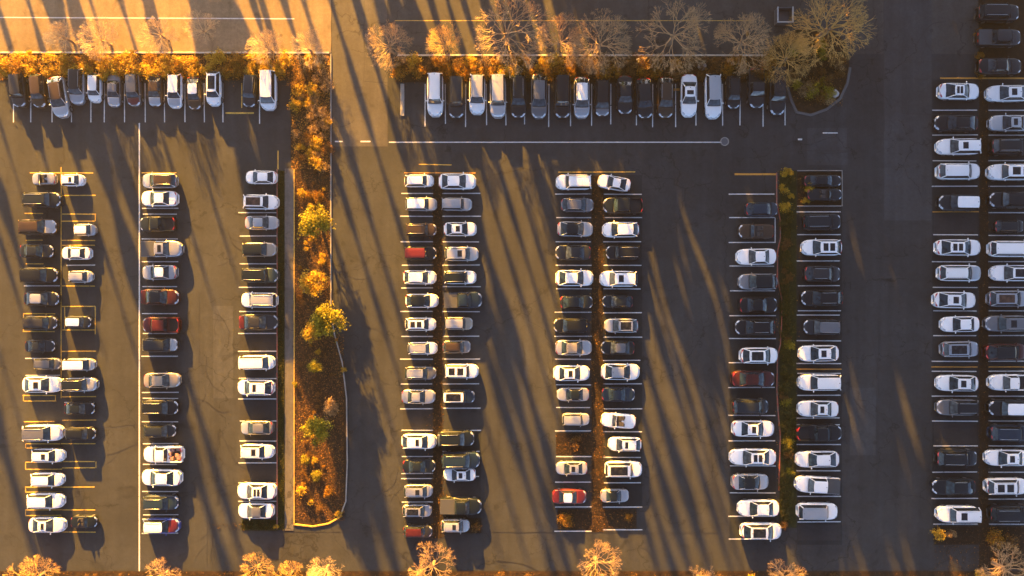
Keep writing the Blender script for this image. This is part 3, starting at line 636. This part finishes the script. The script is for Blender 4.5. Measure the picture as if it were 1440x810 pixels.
# ------------------------------------------------------------------ vegetation
def leaf_quad(b, p, s, rr):
    t = Vector((rr.gauss(0, 1), rr.gauss(0, 1), rr.gauss(0, .8))).normalized(); u = t.cross(Vector((rr.gauss(0,1), rr.gauss(0,1), rr.gauss(0,1)))).normalized()
    t = t*s*rr.uniform(.6, 1.2); u = u*s*rr.uniform(.35, .6)
    p = Vector(p); b.face([p - t, p + u*.9 - t*.1, p + t, p - u*.9 + t*.1])
def crown(seed, n, size, clumps, rx=1., rz=.7, zc=.7, spread=.34, hollow=.25):
    """leaf sized faces gathered in clumps through an uneven ball, with gaps between them"""
    rr = random.Random(seed); b = MB(); cs = []
    for j in range(clumps):
        a = rr.uniform(0, 2*math.pi); e = math.asin(rr.uniform(-.5, 1)); r = rr.uniform(hollow, 1)**.6 * rr.uniform(.75, 1.08)
        cs.append((r*rx*math.cos(e)*math.cos(a)*.8, r*rx*math.cos(e)*math.sin(a)*.8, zc + r*rz*math.sin(e)*.8, rr.uniform(.5, 1.2)*spread))
    for j in range(n):
        c = rr.choice(cs); d = Vector((rr.gauss(0,1), rr.gauss(0,1), rr.gauss(0,.8)))*c[3]*.55
        p = (c[0] + d.x, c[1] + d.y, max(.03, c[2] + d.z)); leaf_quad(b, p, size, rr)
    return b
def stems(seed, n, top=.9, rad=.03, spread=.6):
    rr = random.Random(seed); b = MB()
    for j in range(n):
        a = rr.uniform(0, 6.28); r = rr.uniform(.2, spread)
        b.tube([(0.04*math.cos(a), .04*math.sin(a), -.05), (r*.4*math.cos(a), r*.4*math.sin(a), top*.5), (r*math.cos(a), r*math.sin(a), top*rr.uniform(.7, 1.1))], [rad, rad*.7, rad*.3], 4)
    return b
SHR = {}
for nm, m, n, sz in (('gold', M_lf_gold, 900, .10), ('orange', M_lf_orange, 900, .10), ('brown', M_lf_brown, 700, .09), ('lime', M_lf_lime, 900, .10), ('green', M_lf_green, 900, .085), ('dry', M_lf_dry, 600, .08)):
    SHR[nm] = [(crown(hash_ + 3, n, sz, 16, 1., .65, .62, .36).mesh('shrub_' + nm, [m]), stems(hash_, 8).mesh('shrub_stems', [M_stem], True)) for hash_ in range(4)]
def shrub(x, y, r, kind, label, group, hz=1.0, name='shrub'):
    X, Y = P(x, y, .5); root = bpy.data.objects.new(name, None); C.objects.link(root); root.empty_display_size = .3
    root.location = (X, Y, .04); root.rotation_euler[2] = rnd.uniform(0, 6.28); root.scale = (r*rnd.uniform(.9, 1.1), r*rnd.uniform(.9, 1.1), r*hz)
    fo, st = rnd.choice(SHR[kind]); link('foliage', fo, root); link('stem', st, root); tag(root, label, 'shrub', group); return root
def twigtree(seed, limbs=12, levels=2, up=.55, thick=1.0, n_side=7, flat=.75):
    """bare tree of unit crown radius: trunk from z=0 to fork, limbs fanning out, side branches and twigs on each"""
    rr = random.Random(seed); tr = MB(); cr = MB(); zf = .62
    tr.tube([(0, 0, -.05), (.02, -.01, .25), (0.01, 0, zf), (0, .01, zf + .18)], [.085, .07, .06, .035], 8)
    def branch(p, d, ln, r, lev):
        d = d.normalized(); q = p.copy(); pts = [p]; dd = d.copy()
        for j in range(2):
            dd = (dd + Vector((rr.gauss(0, .10), rr.gauss(0, .10), rr.gauss(0, .08) + .015))).normalized(); q = q + dd*ln/2; pts.append(q.copy())
        cr.tube(pts, [r, r*.88, r*.74], 5 if lev == 0 else 3, cap=False)
        if lev >= levels or (lev > 3 and rr.random() < .06): return
        k = 3 if rr.random() < .42 else 2; a0 = rr.uniform(0, 6.28)
        u = dd.cross(Vector((.3, .2, 1))).normalized(); w = dd.cross(u)
        for j in range(k):
            a = a0 + 2*math.pi*j/k + rr.uniform(-.5, .5); t = rr.uniform(.22, .62)
            branch(q, dd*math.cos(t) + (u*math.cos(a) + w*math.sin(a))*math.sin(t), ln*rr.uniform(.68, .92), max(.0034, r*rr.uniform(.58, .76)), lev + 1)
    for j in range(limbs):
        a = 2*math.pi*(j + rr.uniform(-.35, .35))/limbs*1.0; e = math.asin(rr.uniform(.05, .97))
        d = Vector((math.cos(a)*math.cos(e), math.sin(a)*math.cos(e), math.sin(e)*flat + .05))
        branch(Vector((0, 0, zf + rr.uniform(-.12, .15))), d, rr.uniform(.22, .29), .030*thick*rr.uniform(.8, 1.2), 0)
    return tr, cr
BARE = {}
for nm, m in (('tan', M_twig), ('gold', M_twiggold), ('pale', M_twigpale)):
    BARE[nm] = []
for sd in range(5):
    tr, cr = twigtree(sd*13 + 5, 10 + sd % 3, 6, thick=.66)
    for nm, m in (('tan', M_twig), ('gold', M_twiggold), ('pale', M_twigpale)):
        BARE[nm].append((tr.mesh('trunk', [M_bark], True), cr.mesh('branches', [m])))
def bare(x, y, r, kind, label, hgt=1.0, v=None, group=None, rpx=True):
    """x, y: pixel of the crown's middle; r in pixels at crown height"""
    rm = r/S*.96; zc = .9*rm*hgt; X, Y = P(x, y, zc)
    root = bpy.data.objects.new('bare_tree', None); C.objects.link(root); root.location = (X, Y, .03); root.scale = (rm, rm, rm*hgt*.88); root.rotation_euler[2] = rnd.uniform(0, 6.28)
    tr, cr = BARE[kind][v if v is not None else rnd.randrange(5)]
    link('trunk', tr, root); link('crown', cr, root); tag(root, label, 'tree', group); return root
bare(85, 50, 26, 'pale', 'small bleached bare tree, leftmost above the golden hedge', 1.3)
bare(137, 53, 30, 'pale', 'broad bleached bare tree, second from left above the golden hedge', 1.2)
bare(220, 45, 27, 'pale', 'bleached bare tree third from left by the road line', 1.4)
bare(282, 40, 24, 'pale', 'narrow bleached bare tree fourth from left above the golden hedge', 1.5)
bare(375, 66, 30, 'pale', 'pale bare tree leaning over the white van', 1.1)
bare(432, 66, 27, 'pale', 'pale bare tree at the corner of the dry brush bed', 1.1)
bare(546, 62, 32, 'tan', 'tan wispy bare tree at the drive corner', 1.1)
bare(625, 58, 30, 'gold', 'small orange-tinged bare tree above the orange shrubs', 1.2)
bare(712, 42, 56, 'tan', 'largest round bare tree above the middle car row', 1.0, 0)
bare(788, 55, 34, 'tan', 'narrow tan bare tree between two bigger ones', 1.3)
bare(845, 58, 44, 'tan', 'round bare tree right of the narrow tan one', 1.0, 2)
bare(950, 45, 50, 'tan', 'tan bare tree above the white sunroof sedan', 1.05, 3)
bare(1047, 55, 46, 'tan', 'spreading bare tree left of the grey steel bin', 1.0, 4)
bare(1173, 36, 58, 'gold', 'big golden bare tree on the kerbed island end', 1.0, 1)
bare(1108, 80, 38, 'gold', 'low golden bushy bare tree beside the grey steel bin', .8, 2)
bare(42, 818, 34, 'gold', 'golden bare tree in the bottom left corner', 1.0)
bare(225, 812, 28, 'tan', 'bare tree at the foot of the long white line', 1.0)
bare(357, 803, 25, 'gold', 'bright yellow spiky tree at the bottom edge', 1.0)
bare(405, 812, 22, 'gold', 'small golden sapling between two bottom edge trees', 1.0)
bare(456, 805, 29, 'pale', 'pale bushy bare tree below the long planting bed', .9, 1)
bare(608, 800, 33, 'tan', 'tan bare tree below the first leafy median', .9, 3)
bare(840, 795, 34, 'tan', 'tan bare tree below the second leafy median', .95, 0)
bare(985, 816, 22, 'tan', 'small bare tree peeking in at the bottom edge', .9)
bare(1105, 815, 31, 'tan', 'bare tree below the green hedge strip', .9)
bare(1420, 805, 42, 'tan', 'wide tan bare tree in the bottom right corner', .9)
# hedge strips
for j in range(20):
    for q in range(2):
        shrub(6 + j*20.5 + rnd.uniform(-5, 5), 85 + q*15 + rnd.uniform(-3, 3), rnd.uniform(.95, 1.35), rnd.choice(('gold', 'gold', 'orange', 'gold')), 'golden leafy shrub packed into the top left hedge', 'golden hedge shrubs')
for j in range(27):
    for q in range(2):
        x = 564 + j*20 + rnd.uniform(-5, 5); k = rnd.choice(('orange', 'orange', 'gold')) if x < 780 and rnd.random() < .75 else rnd.choice(('brown', 'brown', 'orange'))
        if 640 < x < 690 and rnd.random() < .6: k = 'dry'
        lb = {'orange': 'orange leafy shrub in the top middle hedge', 'gold': 'golden leafy shrub in the top middle hedge', 'brown': 'brown leafy shrub in the top middle hedge', 'dry': 'dry tan shrub in the top middle hedge'}[k]
        shrub(x, 88 + q*14 + rnd.uniform(-3, 3), rnd.uniform(.9, 1.3), k, lb, k + ' shrubs of the middle hedge')
for j in range(34):
    a = rnd.uniform(0, 6.28); r = math.sqrt(rnd.random()); x = 1146 + 40*r*math.cos(a); y = 98 + 50*r*math.sin(a)
    if y > 135 and x < 1118: continue
    k = rnd.choice(('brown', 'gold', 'dry', 'brown', 'lime')) if y < 140 else 'green'
    shrub(x, y, rnd.uniform(.7, 1.15), k, {'brown': 'brown shrub massed on the kerbed island end', 'gold': 'golden shrub massed on the kerbed island end', 'dry': 'dry tan shrub massed on the kerbed island end', 'lime': 'yellow-green shrub on the kerbed island end', 'green': 'dark green shrub inside the curved kerb'}[k], k + ' shrubs of the island end')
for j in range(40):
    x = rnd.uniform(413, 462); y = 82 + j*3.9
    k = rnd.choice(('dry', 'dry', 'gold', 'dry', 'gold', 'brown'))
    shrub(x, y, rnd.uniform(.7, 1.15), k, {'dry': 'dry tan brush in the bed beside the drive', 'gold': 'golden brush in the bed beside the drive', 'brown': 'brown brush in the bed beside the drive'}[k], k + ' brush of the upper bed', .85)
for j in range(58):
    y = 240 + j*8.5; xr = 462 if y < 470 else 483; x = rnd.uniform(418, xr)
    k = rnd.choice(('orange', 'brown', 'brown', 'gold', 'brown'))
    shrub(x, y, rnd.uniform(.25, .6), k, {'orange': 'small orange shrublet in the long bed', 'brown': 'small brown shrublet in the long bed', 'gold': 'small golden shrublet in the long bed'}[k], k + ' shrublets of the long bed', .8)
shrub(424, 270, .75, 'gold', 'bright golden shrub above the big yellow-green tree', None); shrub(447, 276, .9, 'orange', 'orange shrub just above the big yellow-green tree', None)
# leafy trees of the long bed
LT = {}
for nm, m in (('lime', M_lf_lime), ('dry', M_lf_dry), ('gold', M_lf_gold)):
    LT[nm] = [(crown(40 + j, 3000, .07, 34, 1., .75, 1.25, .26, .1).mesh('leaf_crown', [m])) for j in range(2)]
LTB = [twigtree(90 + j, 7, 3, thick=.8) for j in range(2)]
LTM = [(t_.mesh('leafy_trunk', [M_bark], True), c_.mesh('leafy_limbs', [M_bark])) for t_, c_ in LTB]
def leafy_tree(x, y, r, kind, label, hgt=1.0, v=0):
    rm = r/S*.95; X, Y = P(x, y, 1.2*rm*hgt); root = bpy.data.objects.new('leafy_tree', None); C.objects.link(root)
    root.location = (X, Y, .03); root.scale = (rm, rm, rm*hgt); root.rotation_euler[2] = rnd.uniform(0, 6.28)
    link('trunk', LTM[v][0], root); link('limbs', LTM[v][1], root); link('crown', LT[kind][v], root); tag(root, label, 'tree'); return root
leafy_tree(441, 312, 31, 'lime', 'big round yellow-green tree in the long bed', .9, 0)
leafy_tree(440, 398, 24, 'gold', 'thin golden-leaved tree in the middle of the long bed', 1.0, 1)
leafy_tree(460, 450, 29, 'lime', 'yellow-green tree overhanging the drive from the long bed', 1.0, 1)
leafy_tree(438, 466, 19, 'gold', 'small golden tree left of the overhanging one', .9, 0)
leafy_tree(443, 516, 13, 'lime', 'small upright yellow tree in the long bed', 1.2, 0)
leafy_tree(446, 602, 25, 'lime', 'lower yellow-green tree in the long bed', 1.0, 1)
leafy_tree(466, 572, 16, 'dry', 'pinkish tan tree right of the lower yellow-green tree', .9, 0)
shrub(430, 645, .75, 'lime', 'round yellow shrub low in the long bed', None); shrub(445, 668, .8, 'lime', 'wide yellow shrub near the bed end', None); shrub(425, 690, .8, 'gold', 'golden shrub near the rounded bed end', None); shrub(462, 690, .7, 'orange', 'orange shrub near the rounded bed end', None)
shrub(414, 540, .5, 'lime', 'little yellow shrub at the walkway edge', None)
# green strip between the two right hand columns
for j in range(62):
    y = 243 + j*8.1; k = 'green' if rnd.random() < .78 else rnd.choice(('lime', 'brown', 'brown'))
    if y < 300 and rnd.random() < .45: k = 'gold'
    shrub(1107 + rnd.uniform(-5, 6), y, rnd.uniform(.55, .95), k, {'green': 'dark green bush in the strip between two car columns', 'lime': 'yellow-green bush in the strip between two car columns', 'brown': 'brown bush in the strip between two car columns', 'gold': 'golden bush in the strip between two car columns'}[k], k + ' bushes of the green strip', .8)
shrub(808, 624, 1.2, 'brown', 'round brown bush filling an empty bay', None, .7); shrub(795, 731, 1.1, 'orange', 'orange bush in the leafy bottom bay', None, .6); shrub(885, 728, .6, 'orange', 'small rust bush right of the second leafy median', None, .6)
shrub(1319, 752, 1.0, 'gold', 'round golden bush below the far-right column', None, .9); shrub(1336, 750, .9, 'dry', 'round tan bush below the far-right column', None, .9)
shrub(1398, 757, 1.3, 'orange', 'orange bush below the far-right median', None, .8); shrub(1420, 760, 1.2, 'brown', 'brown bush below the far-right median', None, .8); shrub(1378, 807, .9, 'gold', 'yellow bush at the bottom right edge', None); shrub(1055, 812, 1.0, 'gold', 'yellow round bush at the bottom edge', None)
shrub(668, 742, .9, 'brown', 'brown bush beside the silver hatchback', None, .6); shrub(387, 741, .45, 'gold', 'bright yellow tuft at the verge end', None)
shrub(1138, 262, .9, 'gold', 'golden bush left of two black cars', None, .9); shrub(1132, 282, .7, 'gold', 'small golden bush below left of the black convertible', None, .8)
for x, y in ((1378, 14), (1377, 45), (1377, 78), (1380, 104)): shrub(x, y, .7, 'orange', 'orange shrub left of the top right black cars', 'corner shrubs', .8)
for j in range(26): shrub(rnd.uniform(-5, 1445), rnd.uniform(811, 824), rnd.uniform(.6, 1.0), 'brown', 'brown shrub along the bottom edge', 'bottom edge shrubs', .7)
# leaf litter
def litter(name, regs, n, label, size=.07, seed=1, dull=False):
    rr = random.Random(seed); b = MB(); tot = sum((r_[2]-r_[0])*(r_[3]-r_[1]) for r_ in regs)
    for r_ in regs:
        for j in range(int(n*(r_[2]-r_[0])*(r_[3]-r_[1])/tot)):
            X, Y = P(rr.uniform(r_[0], r_[2]), rr.uniform(r_[1], r_[3])); a = rr.uniform(0, 6.28); s = size*rr.uniform(.5, 1.5); t = rr.uniform(-.03, .03)
            c, q = math.cos(a)*s, math.sin(a)*s; z = r_[4] if len(r_) > 4 else .02
            b.face([(X-c, Y-q, z), (X+q*.6, Y-c*.6, z+.02+t), (X+c, Y+q, z+.01), (X-q*.6, Y+c*.6, z+.03)])
    stuff(name, b.mesh(name, [{True: M_litterdark, False: M_litter, 2: M_russet}[dull]]), label, 'fallen leaves')
litter('leaf_litter', [(607, 247, 624, 757), (830, 247, 850, 748), (784, 716, 895, 744), (782, 609, 832, 640)], 7000, 'brown fallen leaves strewn along the two leafy medians', .08, 2, True)
litter('leaf_litter', [(1375, 112, 1392, 800), (1313, 740, 1440, 800), (1373, -20, 1382, 110)], 2600, 'fallen leaves strewn along the far-right median', .08, 3, True)
litter('leaf_litter', [(415, 240, 465, 470, .06), (415, 470, 484, 732, .06)], 14000, 'russet fallen leaves covering the long planting bed', .085, 4, 2)
litter('leaf_litter', [(0, 77, 408, 113, .06), (410, 77, 465, 238, .06)], 9000, 'golden fallen leaves under the top left hedge', .09, 5)
litter('leaf_litter', [(557, 80, 1106, 114, .06), (1110, 50, 1185, 150, .06), (1121, 243, 1140, 288, .03)], 7000, 'brown fallen leaves under the top middle hedge', .09, 6, True)
litter('leaf_litter', [(0, 804, 1440, 812, .06), (300, 735, 388, 745, .06)], 1500, 'brown fallen leaves along the bottom edge', .08, 7, True)
litter('leaf_litter', [(200, 113, 410, 122), (0, 113, 200, 120), (556, 114, 1100, 122), (600, 240, 632, 760), (824, 240, 858, 750), (1090, 245, 1125, 740)], 1200, 'stray leaves blown onto the asphalt beside the beds', .07, 8)
# grass blades on the verge
b = MB(); rr = random.Random(9)
for j in range(7000):
    x = rr.uniform(390.6, 400.2); y = rr.uniform(240, 745)
    if j % 6 == 0: x = rr.uniform(340, 389); y = rr.uniform(731, 745)
    X, Y = P(x, y); a = rr.uniform(0, 6.28); h = rr.uniform(.06, .16); c, q = math.cos(a)*.05, math.sin(a)*.05
    b.face([(X-c, Y-q, .05), (X+c, Y+q, .05), (X+rr.uniform(-.08,.08), Y+rr.uniform(-.08,.08), .05+h)])
stuff('verge_grass', b.mesh('verge_grass', [M_lf_green]), 'dark green grass on the verge beside the pale walkway', 'grass')

# ------------------------------------------------------------------ small things
def rock(seed, x, y, s, label):
    rr = random.Random(seed); b = MB(); rows = []
    for a in range(6):
        e = -.4 + a*(math.pi/2 + .4)/5
        rows.append([(s*math.cos(e)*math.cos(c)*rr.uniform(.8, 1.15), s*math.cos(e)*math.sin(c)*rr.uniform(.8, 1.15), s*.7*math.sin(e)) for c in [2*math.pi*j/9 for j in range(9)]])
    b.grid(rows, close=True); o = link('boulder', b.mesh('boulder', [M_rock]), None, (*P(x, y), .08)); tag(o, label, 'rock')
rock(1, 1173, 132, .55, 'pale pinkish boulder at the curved island kerb'); rock(2, 899, 89, .6, 'grey boulder in the brown hedge left of the tan tree'); rock(3, 987, 93, .55, 'pale boulder in the brown hedge right of the tan tree')
# manhole cover at the end of the long line
X, Y = P(1019, 199); mc = bpy.data.objects.new('manhole_cover', None); C.objects.link(mc); mc.location = (X, Y, 0); tag(mc, 'round pale-ringed manhole cover at the horizontal line end', 'manhole cover')
b = MB(); ring = lambda r, z: [(r*math.cos(2*math.pi*j/28), r*math.sin(2*math.pi*j/28), z) for j in range(28)]
b.grid([ring(.56, .006), ring(.54, .02), ring(.45, .02), ring(.43, .008)], close=True); link('frame', b.mesh('manhole_frame', [M_kerb]), mc)
b = MB(); b.grid([ring(.41, .006), ring(.40, .016), ring(.001, .016)], close=True)
for j in range(6): a = j*math.pi/3; b.box((.24*math.cos(a), .24*math.sin(a), .02), (.16, .1, .012))
link('lid', b.mesh('manhole_lid', [M_steel]), mc)
# steel bin by the road
X, Y = P(1099, 26); rb = bpy.data.objects.new('steel_bin', None); C.objects.link(rb); rb.location = (X, Y, 0); tag(rb, 'open grey steel bin with pale rims beside the road', 'bin')
b = MB()
for sx in (-1, 1): b.box((sx*.93, 0, .65), (.08, 1.9, 1.1), 0)
for sy in (-1, 1): b.box((0, sy*.91, .65), (1.76, .08, 1.1), 0)
b.box((0, 0, .16), (1.76, 1.72, .06), 0); link('body', b.mesh('bin_body', [M_steel]), rb)
for sx in (-1, 1):
    b = MB(); b.box((sx*.95, 0, 1.24), (.14, 2.0, .09)); link('rim', b.mesh('bin_rim', [M_rimsteel]), rb)
b = MB(); b.box((0, -.93, 1.24), (1.74, .12, .09)); link('rim', b.mesh('bin_rim', [M_rimsteel]), rb)
for sx in (-1, 1):
    for sy in (-1, 1):
        b = MB(); b.tube([(sx*.8, sy*.7 - .04, .07), (sx*.8, sy*.7 + .04, .07)], .07, 10); link('castor', b.mesh('bin_castor', [M_tyre]), rb)

# ------------------------------------------------------------------ unseen tall trees north of the road, added and shaped to throw the long shadows
rr = random.Random(21)
def evergreen(seed):  # unseen evergreen, added and shaped for its shadow
    q = random.Random(seed); t = MB(); t.tube([(0, 0, -.2), (0, 0, 8), (.1, 0, 15)], [.3, .2, .06], 7); c = MB()
    for j in range(8500):
        z = 1.6 + 14.2*q.random()**1.25; R_ = 2.7*(1 - (z - 1.6)/14.6)**.5*(.75 + .35*math.sin(z*2.6 + seed)); a = q.uniform(0, 6.28); r = R_*math.sqrt(q.uniform(.15, 1))
        leaf_quad(c, (r*math.cos(a), r*math.sin(a), z), .42, q)
    return t.mesh('unseen_shade_tree_trunk', [M_bark], True), c.mesh('unseen_shade_tree_crown', [M_lf_ever])
EV = [evergreen(s) for s in range(3)]
def tall(x0, back, hgt, wid=1.0):
    """x0: where its shadow's axis crosses the hedge line y=75 (photo pixels); back: metres north of that line along the light"""
    X0, Y0 = P(x0, 75); X = X0 - back*math.sin(AZ); Y = Y0 + back*math.cos(AZ)
    root = bpy.data.objects.new('unseen_shade_tree', None); C.objects.link(root); root.location = (X, Y, 0); root.scale = (wid, wid, hgt/16); root.rotation_euler[2] = rr.uniform(0, 6.28)
    t, c = EV[rr.randrange(3)]; link('trunk', t, root); link('crown', c, root); tag(root, 'unseen dark evergreen tree added north of the road for its shadow', 'tree', 'unseen shade trees north of the road')
AZ, EL = R(17), R(12.5)
TALL = [(-300, 36, 24, .9), (-165, 38, 24, .8), (-60, 36, 20, .4), (96, 36, 30, .55), (124, 40, 29, .4), (228, 34, 9, .5), (303, 38, 30, .95), (335, 42, 29, .9), (378, 36, 14, .2)]
for x0_, x1_, h_, gap0, gap1, w0, w1 in ((-130, 80, 22, 40, 60, .10, .2), (150, 290, 20, 36, 56, .09, .18), (390, 545, 25, 24, 40, .13, .24), (556, 606, 32, 18, 26, .32, .52), (628, 690, 27, 17, 26, .12, .22), (704, 792, 31, 20, 28, .26, .46),
                                  (806, 880, 31, 13, 20, .26, .5), (884, 962, 31, 16, 25, .5, .8), (970, 1062, 33, 14, 20, .45, .75), (1070, 1200, 36, 15, 24, .5, .9), (1203, 1292, 35, 14, 20, .6, .85), (1300, 1620, 36, 18, 28, .7, 1.0)):
    x = x0_
    while x < x1_:
        TALL.append((x, rr.uniform(38, 50), h_*rr.uniform(.85, 1.12), rr.uniform(w0, w1))); x += rr.uniform(gap0, gap1)
for a_ in TALL: tall(*a_)

# ------------------------------------------------------------------ air, light, camera
b = MB(); b.box((0, 3, 44.5), (236, 202, 91)); hz = link('haze', b.mesh('haze', [])); hz['kind'] = 'stuff'; hz['label'] = 'thin golden morning haze over the lot'; hz['category'] = 'haze'
m = bpy.data.materials.new('haze'); m.use_nodes = True; N = m.node_tree.nodes; N.clear(); o = N.new('ShaderNodeOutputMaterial'); v = N.new('ShaderNodeVolumePrincipled')
v.inputs['Color'].default_value = (.98, .92, .80, 1); v.inputs['Density'].default_value = .0007; v.inputs['Anisotropy'].default_value = .9
m.node_tree.links.new(v.outputs[0], o.inputs['Volume']); hz.data.materials.append(m)

sc = bpy.context.scene
w = bpy.data.worlds.new('World'); sc.world = w; w.use_nodes = True; N = w.node_tree.nodes; bg = N['Background']
sk = N.new('ShaderNodeTexSky'); sk.sky_type = 'NISHITA'; sk.sun_disc = False; sk.sun_elevation = EL; sk.sun_rotation = -AZ % (2*math.pi); sk.dust_density = 1.0; sk.air_density = .33; sk.ozone_density = .1
w.node_tree.links.new(sk.outputs[0], bg.inputs[0]); bg.inputs[1].default_value = .05
ld = bpy.data.lights.new('sun', 'SUN'); ld.energy = 5.0; ld.angle = R(.6); ld.color = (1.0, .465, .04)
so = bpy.data.objects.new('sun', ld); C.objects.link(so)
so.rotation_euler = Vector((math.sin(AZ)*math.cos(EL), -math.cos(AZ)*math.cos(EL), -math.sin(EL))).to_track_quat('-Z', 'Y').to_euler()
so.location = (-30, 100, 60)
cd = bpy.data.cameras.new('camera'); cam = bpy.data.objects.new('camera', cd); C.objects.link(cam); cam.location = (0, 0, H); cam.rotation_euler = (0, 0, 0)
cd.sensor_width = 36; cd.lens = 36*H*S/1440; cd.clip_end = 1000; sc.camera = cam
sc.view_settings.view_transform = 'Standard'; sc.view_settings.look = 'None'; sc.view_settings.exposure = 3.68; sc.view_settings.gamma = 1
